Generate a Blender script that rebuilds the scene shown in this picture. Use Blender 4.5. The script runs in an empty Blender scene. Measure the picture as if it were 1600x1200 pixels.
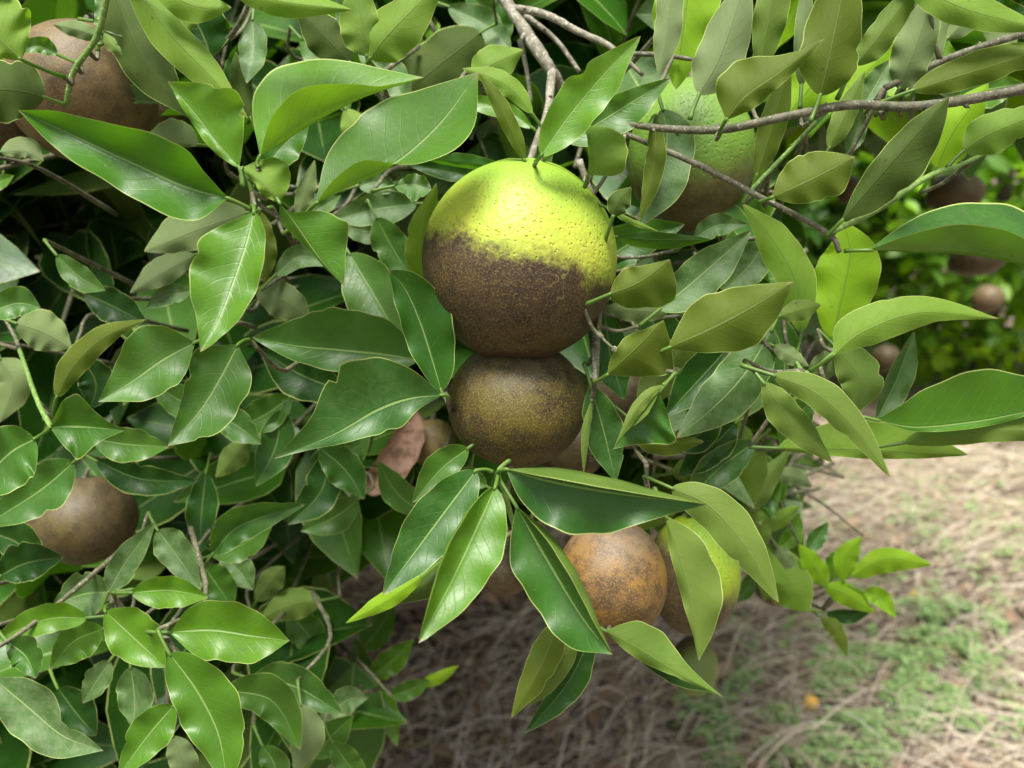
import bpy, math, random
from mathutils import Vector, Matrix, noise
R = math.radians
rnd = random.Random(11)
C = bpy.context.scene.collection
scene = bpy.context.scene

# ------------------------------------------------------------------ camera
F = 1200.0                       # focal length in pixels of a 1600 px wide frame
cam_d = bpy.data.cameras.new("camera"); cam = bpy.data.objects.new("camera", cam_d); C.objects.link(cam)
cam_d.sensor_width = 36; cam_d.lens = 36 * F / 1600
cam.location = (0, 0, 1.12); cam.rotation_euler = (R(90 - 17), 0, 0)
cam_d.clip_start = 0.02; cam_d.clip_end = 400
cam_d.dof.use_dof = True; cam_d.dof.focus_distance = 0.312; cam_d.dof.aperture_fstop = 9.0
scene.camera = cam
CM = Matrix.Translation(cam.location) @ cam.rotation_euler.to_matrix().to_4x4()
CMI = CM.inverted()
CR = CM.to_3x3()

# ------------------------------------------------------------------ light
SUN_EL, SUN_ROT = 70, 200        # bright overcast, light from above and behind the photographer
w = bpy.data.worlds.new("World"); scene.world = w; w.use_nodes = True
nt = w.node_tree; bg = nt.nodes["Background"]
sky = nt.nodes.new("ShaderNodeTexSky"); sky.sky_type = 'NISHITA'; sky.sun_disc = False
sky.sun_elevation = R(SUN_EL); sky.sun_rotation = R(SUN_ROT); sky.dust_density = 4; sky.air_density = 1.0
hs = nt.nodes.new("ShaderNodeHueSaturation"); hs.inputs['Saturation'].default_value = 0.25
nt.links.new(sky.outputs[0], hs.inputs['Color']); nt.links.new(hs.outputs[0], bg.inputs[0])
bg.inputs[1].default_value = 0.085
sd = bpy.data.lights.new("sun", 'SUN'); sun = bpy.data.objects.new("sun", sd); C.objects.link(sun)
sd.energy = 3.2; sd.angle = R(24); sd.color = (1.0, 0.96, 0.90)
az = R(SUN_ROT)
sv = Vector((math.sin(az) * math.cos(R(SUN_EL)), math.cos(az) * math.cos(R(SUN_EL)), math.sin(R(SUN_EL))))
sun.rotation_euler = sv.to_track_quat('Z', 'Y').to_euler()
scene.view_settings.view_transform = 'Standard'; scene.view_settings.look = 'None'
scene.view_settings.exposure = 1.2; scene.view_settings.gamma = 1
scene.cycles.max_bounces = 10; scene.cycles.transmission_bounces = 6; scene.cycles.diffuse_bounces = 2

# ------------------------------------------------------------------ helpers
def P(x, y, d):
    """photo pixel and distance (m) -> point in the place"""
    return CM @ Vector(((x - 800) / F * d, (600 - y) / F * d, -d))
def proj(p):
    q = CMI @ p
    if q.z > -0.02: return None
    return (800 + q.x / -q.z * F, 600 - q.y / -q.z * F, -q.z)
def on_ground(x, y, z=0.0):
    a = cam.location; b = P(x, y, 1.0); t = (z - a.z) / (b.z - a.z)
    return a + (b - a) * t
def tag(o, label=None, cat=None, group=None, kind=None):
    for k, v in (('label', label), ('category', cat), ('group', group), ('kind', kind)):
        if v: o[k] = v
    return o
def link(name, me, mat, parent=None, loc=None):
    o = bpy.data.objects.new(name, me); C.objects.link(o)
    if mat: me.materials.append(mat)
    if loc is not None: o.location = loc
    if parent is not None: o.parent = parent
    return o
def spline(pts, n):
    """Catmull-Rom through a list of vectors / numbers, n+1 samples"""
    m = len(pts); out = []
    for i in range(n + 1):
        t = i / n * (m - 1); k = min(int(t), m - 2); f = t - k
        p1, p2 = pts[k], pts[k + 1]
        p0 = pts[k - 1] if k > 0 else p1 * 2 - p2
        p3 = pts[k + 2] if k + 2 < m else p2 * 2 - p1
        out.append(0.5 * ((2 * p1) + (p2 - p0) * f + (2 * p0 - 5 * p1 + 4 * p2 - p3) * f * f + (3 * p1 - p0 - 3 * p2 + p3) * f ** 3))
    return out

class MB:
    """collects faces and per-point data for one mesh"""
    def __init__(s): s.v = []; s.f = []; s.uv = []; s.ti = []
    def add(s, verts, faces, uvs=None, tint=(0, 0, 0)):
        b = len(s.v); s.v += [tuple(x) for x in verts]
        s.f += [tuple(i + b for i in f) for f in faces]
        s.uv += uvs if uvs else [(0.0, 0.5)] * len(verts); s.ti += [tint] * len(verts)
    def mesh(s, name, origin=None, smooth=True):
        me = bpy.data.meshes.new(name)
        v = s.v
        if origin is not None: v = [(a - origin[0], b - origin[1], c - origin[2]) for a, b, c in v]
        me.from_pydata(v, [], s.f)
        at = me.attributes.new("leafuv", 'FLOAT_VECTOR', 'POINT'); at.data.foreach_set("vector", [c for u in s.uv for c in (u[0], u[1], 0.0)])
        at = me.attributes.new("tint", 'FLOAT_VECTOR', 'POINT'); at.data.foreach_set("vector", [c for u in s.ti for c in u])
        if smooth: me.polygons.foreach_set("use_smooth", [True] * len(me.polygons))
        me.update(); return me
def tube(mb, pts, rads, sides=7, n=None, rough=0.0, uv=(0.0, -1.0), tint=(0, 0, 0)):
    n = n or max(2, (len(pts) - 1) * 5)
    P_ = spline(pts, n); Rr = spline(rads, n); vs = []; fs = []
    for i, p in enumerate(P_):
        t = (P_[min(i + 1, n)] - P_[max(i - 1, 0)]).normalized()
        a = t.orthogonal().normalized() if i == 0 else (a - t * a.dot(t)).normalized()
        b = t.cross(a)
        for k in range(sides):
            an = 2 * math.pi * k / sides
            q = p + (a * math.cos(an) + b * math.sin(an)) * max(Rr[i], 1e-4)
            if rough: q += (a * math.cos(an) + b * math.sin(an)) * Rr[i] * rough * noise.noise(q * (0.9 / max(Rr[i], .0005)))
            vs.append(q)
    for i in range(n):
        for k in range(sides):
            k2 = (k + 1) % sides
            fs.append((i * sides + k, i * sides + k2, (i + 1) * sides + k2, (i + 1) * sides + k))
    fs.append(tuple(range(sides))[::-1]); fs.append(tuple(n * sides + k for k in range(sides)))
    mb.add(vs, fs, [uv] * len(vs), tint)

# ------------------------------------------------------------------ materials
class NG:
    def __init__(s, name):
        s.m = bpy.data.materials.new(name); s.m.use_nodes = True; s.t = s.m.node_tree
        s.b = s.t.nodes["Principled BSDF"]; s.out = s.t.nodes["Material Output"]
    def n(s, typ, **kw):
        x = s.t.nodes.new(typ)
        for k, v in kw.items(): setattr(x, k, v)
        return x
    def put(s, sock, v):
        if isinstance(v, bpy.types.NodeSocket): s.t.links.new(v, sock)
        elif isinstance(v, (tuple, list)) and len(v) == 3 and sock.type == 'RGBA': sock.default_value = (*v, 1)
        else: sock.default_value = v
    def math(s, op, a, b=None, c=None, clamp=False):
        x = s.n("ShaderNodeMath", operation=op, use_clamp=clamp)
        s.put(x.inputs[0], a)
        if b is not None: s.put(x.inputs[1], b)
        if c is not None: s.put(x.inputs[2], c)
        return x.outputs[0]
    def mix(s, f, a, b, typ='MIX'):
        x = s.n("ShaderNodeMix", data_type='RGBA', blend_type=typ)
        s.put(x.inputs[0], f); s.put(x.inputs[6], a); s.put(x.inputs[7], b); return x.outputs[2]
    def ramp(s, v, a, b, lo=0.0, hi=1.0):
        x = s.n("ShaderNodeMapRange", interpolation_type='SMOOTHSTEP')
        s.put(x.inputs[0], v); s.put(x.inputs[1], a); s.put(x.inputs[2], b); s.put(x.inputs[3], lo); s.put(x.inputs[4], hi); return x.outputs[0]
    def noise(s, vec, scale, detail=2, rough=0.5, dist=0.0, out=0):
        x = s.n("ShaderNodeTexNoise"); s.put(x.inputs['Vector'], vec)
        x.inputs['Scale'].default_value = scale; x.inputs['Detail'].default_value = detail
        x.inputs['Roughness'].default_value = rough; x.inputs['Distortion'].default_value = dist; return x.outputs[out]
    def vor(s, vec, scale, feature='F1', out=0):
        x = s.n("ShaderNodeTexVoronoi", feature=feature); s.put(x.inputs['Vector'], vec); x.inputs['Scale'].default_value = scale; return x.outputs[out]
    def bump(s, h, strength, dist, prev=None):
        x = s.n("ShaderNodeBump"); s.put(x.inputs['Height'], h); x.inputs['Strength'].default_value = strength; x.inputs['Distance'].default_value = dist
        if prev is not None: s.put(x.inputs['Normal'], prev)
        return x.outputs[0]

def leaf_material():
    g = NG("citrus_leaf")
    uv = g.n("ShaderNodeAttribute", attribute_name="leafuv"); ti = g.n("ShaderNodeAttribute", attribute_name="tint")
    su = g.n("ShaderNodeSeparateXYZ"); g.put(su.inputs[0], uv.outputs['Vector']); u, v = su.outputs[0], su.outputs[1]
    st = g.n("ShaderNodeSeparateXYZ"); g.put(st.inputs[0], ti.outputs['Vector']); young, tone, dust = st.outputs
    pos = g.n("ShaderNodeNewGeometry"); back = pos.outputs['Backfacing']; pv = pos.outputs['Position']
    au = g.math('ABSOLUTE', u)
    nl = g.noise(pv, 60, 3); nf = g.noise(pv, 420, 3, 0.65); nm = g.noise(pv, 240, 5, 0.7)
    # lateral veins curve towards the tip
    ph = g.math('SUBTRACT', g.math('MULTIPLY_ADD', v, 11.0, g.math('MULTIPLY', nl, 0.7)), g.math('MULTIPLY', g.math('POWER', au, 1.25), 2.3))
    fr = g.math('ABSOLUTE', g.math('SUBTRACT', g.math('FRACT', ph), 0.5))
    vein = g.math('MULTIPLY', g.ramp(fr, 0.07, 0.0), g.ramp(au, 1.0, 0.5))
    wid = g.math('MULTIPLY_ADD', v, -0.035, 0.06)
    mid = g.math('MULTIPLY', g.ramp(g.math('DIVIDE', au, wid), 1.0, 0.45), g.ramp(v, 1.0, 0.9))
    rim = g.ramp(au, 0.968, 0.985)
    pet = g.ramp(v, -0.4, -0.6)
    net = g.vor(pv, 900, 'DISTANCE_TO_EDGE')
    # upper side
    top = g.mix(g.ramp(nl, .2, .8), (0.012, 0.078, 0.004), (0.028, 0.130, 0.007))
    top = g.mix(young, top, (0.28, 0.54, 0.014))
    top = g.mix(g.math('MULTIPLY', g.ramp(nm, .5, .62), 0.35), top, (0.045, 0.125, 0.018))
    fleck = g.math('MULTIPLY', g.ramp(g.vor(pv, 260), .13, .05), g.ramp(nl, .5, .62)); top = g.mix(g.math('MULTIPLY', fleck, .6), top, (0.26, 0.27, 0.13))
    top = g.mix(g.math('MULTIPLY', vein, 0.14), top, (0.13, 0.27, 0.04))
    top = g.mix(g.math('MULTIPLY', mid, 0.95), top, (0.24, 0.38, 0.10))
    top = g.mix(g.math('MULTIPLY', dust, g.ramp(g.math('ADD', nm, g.math('MULTIPLY', nf, .7)),   .60, 1.15, .15, .75)), top, (0.19, 0.24, 0.12))
    # under side
    und = g.mix(g.ramp(nl, .3, .7), (0.095, 0.165, 0.024), (0.14, 0.215, 0.04))
    und = g.mix(young, und, (0.26, 0.47, 0.015))
    und = g.mix(g.math('MULTIPLY', g.math('MAXIMUM', g.math('MULTIPLY', tone, -1.0), 0.0), 0.85), und, (0.080, 0.105, 0.003))     # olive, older
    und = g.mix(g.math('MULTIPLY', vein, 0.22), und, (0.09, 0.16, 0.03))
    und = g.mix(g.math('MULTIPLY', mid, 0.6), und, (0.16, 0.22, 0.06))
    spot = g.math('MULTIPLY', g.ramp(g.vor(pv, 170), .16, .08), g.ramp(nm, .52, .6))
    und = g.mix(g.math('MULTIPLY', spot, 0.7), und, (0.05, 0.045, 0.015))
    und = g.mix(g.math('MULTIPLY', dust, 0.75), und, (0.17, 0.21, 0.115))
    col = g.mix(back, top, und)
    col = g.mix(g.math('MULTIPLY', g.ramp(g.math('MULTIPLY_ADD', nm, .09, v), .995, 1.04), .6), col, (0.30, 0.22, 0.12))
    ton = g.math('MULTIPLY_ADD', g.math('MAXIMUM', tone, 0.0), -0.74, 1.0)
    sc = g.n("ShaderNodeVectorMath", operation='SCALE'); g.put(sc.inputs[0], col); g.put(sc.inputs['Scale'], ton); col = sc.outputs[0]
    col = g.mix(g.math('MULTIPLY', rim, 0.95), col, (0.42, 0.50, 0.15))
    col = g.mix(pet, col, (0.12, 0.22, 0.035))
    g.put(g.b.inputs['Base Color'], col)
    g.put(g.b.inputs['Roughness'], g.math('ADD', g.math('MULTIPLY_ADD', back, 0.26, g.math('MULTIPLY', dust, .2)), g.math('MULTIPLY_ADD', nf, 0.30, 0.24)))
    g.put(g.b.inputs['Specular IOR Level'], g.math('MAXIMUM', 0.1, g.math('MULTIPLY_ADD', g.math('MAXIMUM', tone, 0.0), -.42, g.math('MULTIPLY_ADD', back, -.26, .50))))
    h = g.math('ADD', g.math('MULTIPLY', vein, -0.14), g.math('MULTIPLY', mid, -0.8))
    h = g.math('ADD', h, g.math('MULTIPLY', nf, 0.25)); h = g.math('ADD', h, g.math('MULTIPLY', nl, 0.45))
    bp = g.bump(h, 0.55, 0.0007)
    g.put(g.b.inputs['Normal'], bp)
    tr = g.n("ShaderNodeBsdfTranslucent"); g.put(tr.inputs[0], g.mix(young, g.mix(g.math('MULTIPLY', vein, .4), (0.10, 0.30, 0.008), (0.065, 0.19, 0.006)), (0.55, 0.92, 0.02)))
    g.put(tr.inputs['Normal'], bp)
    mx = g.n("ShaderNodeMixShader"); g.put(mx.inputs[0], g.math('MULTIPLY', g.math('MULTIPLY_ADD', young, 0.22, 0.30), g.math('MULTIPLY_ADD', g.math('MAXIMUM', tone, 0.0), -0.5, g.math('MULTIPLY_ADD', dust, -0.4, 1.0))))
    g.t.links.new(g.b.outputs[0], mx.inputs[1]); g.t.links.new(tr.outputs[0], mx.inputs[2]); g.t.links.new(mx.outputs[0], g.out.inputs[0])
    return g.m
LEAF = leaf_material()

def bark_material(name, a, b, scale=160):
    g = NG(name); tc = g.n("ShaderNodeTexCoord").outputs['Object']
    n1 = g.noise(tc, scale, 5, .65); n2 = g.noise(tc, scale * 4, 3)
    c = g.mix(g.ramp(n1, .35, .65), a, b); c = g.mix(g.math('MULTIPLY', g.ramp(n2, .6, .68), .6), c, tuple(min(.6, x * 2 + .08) for x in b))
    g.put(g.b.inputs['Base Color'], c); g.b.inputs['Roughness'].default_value = .75
    g.put(g.b.inputs['Normal'], g.bump(g.math('ADD', n1, g.math('MULTIPLY', n2, .4)), .6, .0009)); return g.m
BARK = bark_material("grey_bark", (0.13, 0.12, 0.08), (0.28, 0.26, 0.20))
TWIG = bark_material("twig_bark", (0.06, 0.065, 0.032), (0.145, 0.135, 0.09), 220)
GREEN = bark_material("green_shoot", (0.10, 0.20, 0.03), (0.17, 0.28, 0.06), 200)
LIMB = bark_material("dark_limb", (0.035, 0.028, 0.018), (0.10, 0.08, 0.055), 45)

def orange_material(name, r, cap=(0.40, 0.45, 0.045), cap2=(0.22, 0.36, 0.03), dark=(0.050, 0.030, 0.014), light=(0.30, 0.19, 0.06),
                    mott=(0.17, 0.14, 0.015), mamt=0.4, n=(0, 0, 1), off=0.1, soft=0.10, bloom=0.25, speck=1.0, seed=0.0, pores=1.0, scar=None, fleck=0.62):
    g = NG(name); tc = g.n("ShaderNodeTexCoord").outputs['Object']
    mp = g.n("ShaderNodeVectorMath", operation='ADD'); g.put(mp.inputs[0], tc); mp.inputs[1].default_value = (seed, seed * .7, -seed); tv = mp.outputs[0]
    dp = g.n("ShaderNodeVectorMath", operation='DOT_PRODUCT'); g.put(dp.inputs[0], tc); dp.inputs[1].default_value = Vector(n).normalized() / r
    lo = g.noise(tv, 45, 3); me = g.noise(tv, 150, 4, .6); fi = g.noise(tv, 1250, 3, .6); fi2 = g.noise(tv, 620, 3, .7)
    q = g.math('ADD', dp.outputs['Value'], g.math('MULTIPLY_ADD', lo, .36, -.18))
    q = g.math('ADD', q, g.math('MULTIPLY_ADD', me, .34, -.17)); q = g.math('ADD', q, g.math('MULTIPLY_ADD', fi2, .26, -.13))
    capm = g.ramp(q, off - soft, off + soft)
    # russet skin: dark net of fine crust with tan flecks
    flk = g.ramp(fi, .53, .60)
    flk2 = g.ramp(g.vor(tv, 1400, 'DISTANCE_TO_EDGE'), .10, .02)
    rus = g.mix(g.ramp(me, .35, .65), dark, tuple(x * 1.9 for x in dark))
    rus = g.mix(g.math('MULTIPLY', g.ramp(g.math('ADD', g.math('ADD', lo, g.math('MULTIPLY', me, .7)), g.math('MULTIPLY', fi2, .6)), 1.05, 1.32), mamt), rus, mott)
    rus = g.mix(g.math('MULTIPLY', g.math('MAXIMUM', flk, g.math('MULTIPLY', flk2, .45)), fleck * speck), rus, light)
    # greyish waxy bloom on the side turned to the sky
    sz = g.n("ShaderNodeSeparateXYZ"); g.put(sz.inputs[0], tc)
    rus = g.mix(g.math('MULTIPLY', g.ramp(g.math('ADD', g.math('DIVIDE', sz.outputs[2], r), me), .9, 1.5), bloom), rus, (0.17, 0.15, 0.12))
    pd = g.vor(tv, 420); pore = g.math('MULTIPLY', g.ramp(pd, .17, .05), pores)
    big = g.math('MULTIPLY', g.ramp(g.vor(tv, 260), .12, .05), pores)
    cc = g.mix(g.ramp(q, off + .1, off + .75), cap, cap2); cc = g.mix(g.ramp(lo, .4, .65, 0, .35), cc, cap2)
    cc = g.mix(g.math('MULTIPLY', pore, .35), cc, (0.22, 0.30, 0.01)); cc = g.mix(g.math('MULTIPLY', big, .6), cc, (0.16, 0.17, 0.01))
    col = g.mix(capm, rus, cc)
    if scar:
        dv = g.n("ShaderNodeVectorMath", operation='DISTANCE'); g.put(dv.inputs[0], tc); dv.inputs[1].default_value = scar
        ln = g.math('MULTIPLY', g.ramp(g.math('ABSOLUTE', g.math('SUBTRACT', g.noise(tv, 75, 2, .5, .8), .5)), .018, .006), g.ramp(dv.outputs['Value'], .016, .009))
        col = g.mix(g.math('MULTIPLY', ln, .35), col, (0.36, 0.30, 0.09))
    g.put(g.b.inputs['Base Color'], col)
    g.put(g.b.inputs['Roughness'], g.math('MULTIPLY_ADD', capm, -0.03, 0.54)); g.b.inputs['Specular IOR Level'].default_value = .45
    g.b.inputs['Subsurface Weight'].default_value = .0
    pit = g.math('MULTIPLY', g.ramp(pd, .32, .04), -1.0)
    h = g.math('ADD', g.math('MULTIPLY', pit, .75), g.math('MULTIPLY', big, -.6)); h = g.math('MULTIPLY', g.math('ADD', h, g.math('MULTIPLY', g.vor(tv, 480, 'SMOOTH_F1'), .6)), g.math('MULTIPLY_ADD', capm, .85, .15))
    h = g.math('ADD', h, g.math('MULTIPLY', g.math('SUBTRACT', 1.0, capm), g.math('MULTIPLY', fi, .35)))
    g.put(g.b.inputs['Normal'], g.bump(h, .7, .0008)); return g.m

# ------------------------------------------------------------------ setting
def ground():
    mb = MB(); n = 90; vs = []; fs = []
    def co(t): return math.copysign(abs(t) ** 2.4, t) * 60
    for j in range(n + 1):
        for i in range(n + 1):
            x = co(i / n * 2 - 1) + .4; y = co(j / n * 2 - 1) + 1.6
            z = 0.02 * noise.noise(Vector((x * 2.1, y * 2.1, 0))) + 0.012 * noise.noise(Vector((x * 8, y * 8, 3)))
            vs.append((x, y, z - .02))
    for j in range(n):
        for i in range(n): a = j * (n + 1) + i; fs.append((a, a + 1, a + n + 2, a + n + 1))
    mb.add(vs, fs)
    g = NG("orchard_soil"); tc = g.n("ShaderNodeTexCoord").outputs['Object']
    c = g.mix(g.ramp(g.noise(tc, 3.5, 4), .35, .65), (0.20, 0.14, 0.095), (0.38, 0.295, 0.205))
    c = g.mix(g.ramp(g.noise(tc, 60, 5, .7), .45, .6), c, (0.10, 0.07, 0.05))
    c = g.mix(g.ramp(g.noise(tc, 260, 3, .7), .58, .66), c, (0.42, 0.34, 0.25))
    g.put(g.b.inputs['Base Color'], c); g.b.inputs['Roughness'].default_value = .95
    g.put(g.b.inputs['Normal'], g.bump(g.noise(tc, 90, 6, .7), 1.0, .02))
    tag(link("ground", mb.mesh("ground"), g.m), kind='structure')
ground()

def straw():
    mb = MB(); r = random.Random(5)
    for k in range(42000):
        if k < 28000: y = r.uniform(.5, 4.0); x = r.uniform(-.75, .95) * (y + .6)
        else: x = r.uniform(-4, 7); y = r.uniform(-1, 9)
        cl = noise.noise(Vector((x * 2.3, y * 2.3, 7)))
        th = 0.9 * noise.noise(Vector((x * 1.2, y * 1.2, 0))) * 2 + r.gauss(0, 1.1)
        L = r.uniform(.07, .26) * (1 + .5 * cl); wd = r.uniform(.0005, .0015)
        lift = r.uniform(.0, .03) if r.random() < .8 else r.uniform(.03, .09)
        d = Vector((math.cos(th), math.sin(th), 0)); s = Vector((-d.y, d.x, 0)); bend = r.gauss(0, .14)
        c = Vector((x, y, r.uniform(-.005, .028))); vs = []; fs = []
        for i in range(5):
            t = i / 4; p = c + d * (t - .5) * L + s * bend * L * (t - .5) ** 2 + Vector((0, 0, lift * math.sin(t * 2.4)))
            ww = wd * (1 - .6 * t); vs += [p - s * ww, p + s * ww + Vector((0, 0, wd * .8))]
        for i in range(4): fs.append((2 * i, 2 * i + 2, 2 * i + 3, 2 * i + 1))
        mb.add(vs, fs, None, (r.random(), r.random(), 0))
    g = NG("dry_straw"); ti = g.n("ShaderNodeAttribute", attribute_name="tint"); s = g.n("ShaderNodeSeparateXYZ"); g.put(s.inputs[0], ti.outputs['Vector'])
    c = g.mix(s.outputs[0], (0.22, 0.16, 0.10), (0.66, 0.56, 0.42)); c = g.mix(g.ramp(s.outputs[1], .75, 1.0), c, (0.68, 0.60, 0.50)); c = g.mix(g.ramp(s.outputs[1], .14, 0.0), c, (0.28, 0.24, 0.08))
    g.put(g.b.inputs['Base Color'], c); g.b.inputs['Roughness'].default_value = .8
    tag(link("dry_grass", mb.mesh("dry_grass"), g.m), "dry tan straw and cut grass lying all over the orchard floor", "dry grass", kind='stuff')
straw()

def litter():
    mb = MB(); r = random.Random(77)
    for k in range(3300):
        und = k >= 800        # extra litter tinted dark, standing in for tree shade under the crown
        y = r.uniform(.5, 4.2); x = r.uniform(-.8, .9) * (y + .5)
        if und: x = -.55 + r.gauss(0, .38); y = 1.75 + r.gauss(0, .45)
        th = r.uniform(0, 6.28); L = r.uniform(.03, .08); wd = L * r.uniform(.16, .28)
        d = Vector((math.cos(th), math.sin(th), r.uniform(-.25, .35))); s_ = Vector((-math.sin(th), math.cos(th), r.uniform(-.4, .4))); c = Vector((x, y, r.uniform(.015, .045) if und else r.uniform(.005, .03))); vs = []; fs = []
        cu = r.uniform(-.01, .02)
        for i in range(6):
            t = i / 5; w_ = wd * math.sin(math.pi * min(.98, t + .02)) ** .8; p = c + d * L * (t - .5) + Vector((0, 0, cu * math.sin(math.pi * t)))
            for kk in (-1, 0, 1): vs.append(p + s_ * w_ * kk + Vector((0, 0, abs(kk) * w_ * r.uniform(.2, .7))))
        for i in range(5):
            for kk in range(2): a = i * 3 + kk; fs.append((a, a + 1, a + 4, a + 3))
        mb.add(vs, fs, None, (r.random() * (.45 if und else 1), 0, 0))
    g = NG("fallen_leaf"); ti = g.n("ShaderNodeAttribute", attribute_name="tint"); s = g.n("ShaderNodeSeparateXYZ"); g.put(s.inputs[0], ti.outputs['Vector'])
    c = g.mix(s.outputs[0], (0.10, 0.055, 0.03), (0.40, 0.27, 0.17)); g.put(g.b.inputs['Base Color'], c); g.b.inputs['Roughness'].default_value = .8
    tag(link("leaf_litter", mb.mesh("leaf_litter"), g.m), "brown and tan dry fallen leaves scattered through the straw, tinted darker as shade under the tree", "leaf litter", kind='stuff')
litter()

def weeds():
    mb = MB(); r = random.Random(8)
    spots = [(1400, 1050, .13, 1), (1480, 985, .09, .7), (1340, 1110, .11, .9), (1290, 1160, .10, .8), (1430, 1110, .10, .9), (1520, 1050, .07, .5), (1150, 1165, .09, .6), (1560, 1130, .12, .3), (1540, 850, .2, .3), (1480, 800, .2, .2),
             (1230, 1000, .12, .22), (1130, 1090, .10, .45), (1200, 880, .15, .2), (1350, 830, .2, .15), (1500, 760, .3, .15), (1450, 930, .15, .25), (1330, 760, .3, .12)]
    for (px, py, rad, den) in spots:
        c = on_ground(px, py)
        for k in range(int(2000 * den ** 1.6 * (rad / .15) ** 1.3)):
            a = r.uniform(0, 6.283); rr = rad * r.random() ** .6 * 1.05
            x = c.x + math.cos(a) * rr * 1.3; y = c.y + math.sin(a) * rr
            if noise.noise(Vector((x * 14, y * 14, 2))) < .02 * (3 - 4 * den): continue
            b = Vector((x, y, r.uniform(.01, .045))); th = r.uniform(0, 6.283)
            for j in range(3):
                t2 = th + j * 2.1; d = Vector((math.cos(t2), math.sin(t2), r.uniform(-.2, .35))); s = Vector((-d.y, d.x, 0)); L = r.uniform(.008, .019)
                mb.add([b, b + d * L * .5 - s * L * .33, b + d * L, b + d * L * .5 + s * L * .33], [(0, 1, 2, 3)], None, (r.random(), 0, 0))
    g = NG("weed_leaf"); ti = g.n("ShaderNodeAttribute", attribute_name="tint"); s = g.n("ShaderNodeSeparateXYZ"); g.put(s.inputs[0], ti.outputs['Vector'])
    g.put(g.b.inputs['Base Color'], g.mix(s.outputs[0], (0.14, 0.25, 0.07), (0.32, 0.46, 0.17))); g.b.inputs['Roughness'].default_value = .7
    tag(link("weeds", mb.mesh("weeds", smooth=False), g.m), "patches of small soft green weeds growing through the straw", "weeds", kind='stuff')
weeds()

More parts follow.
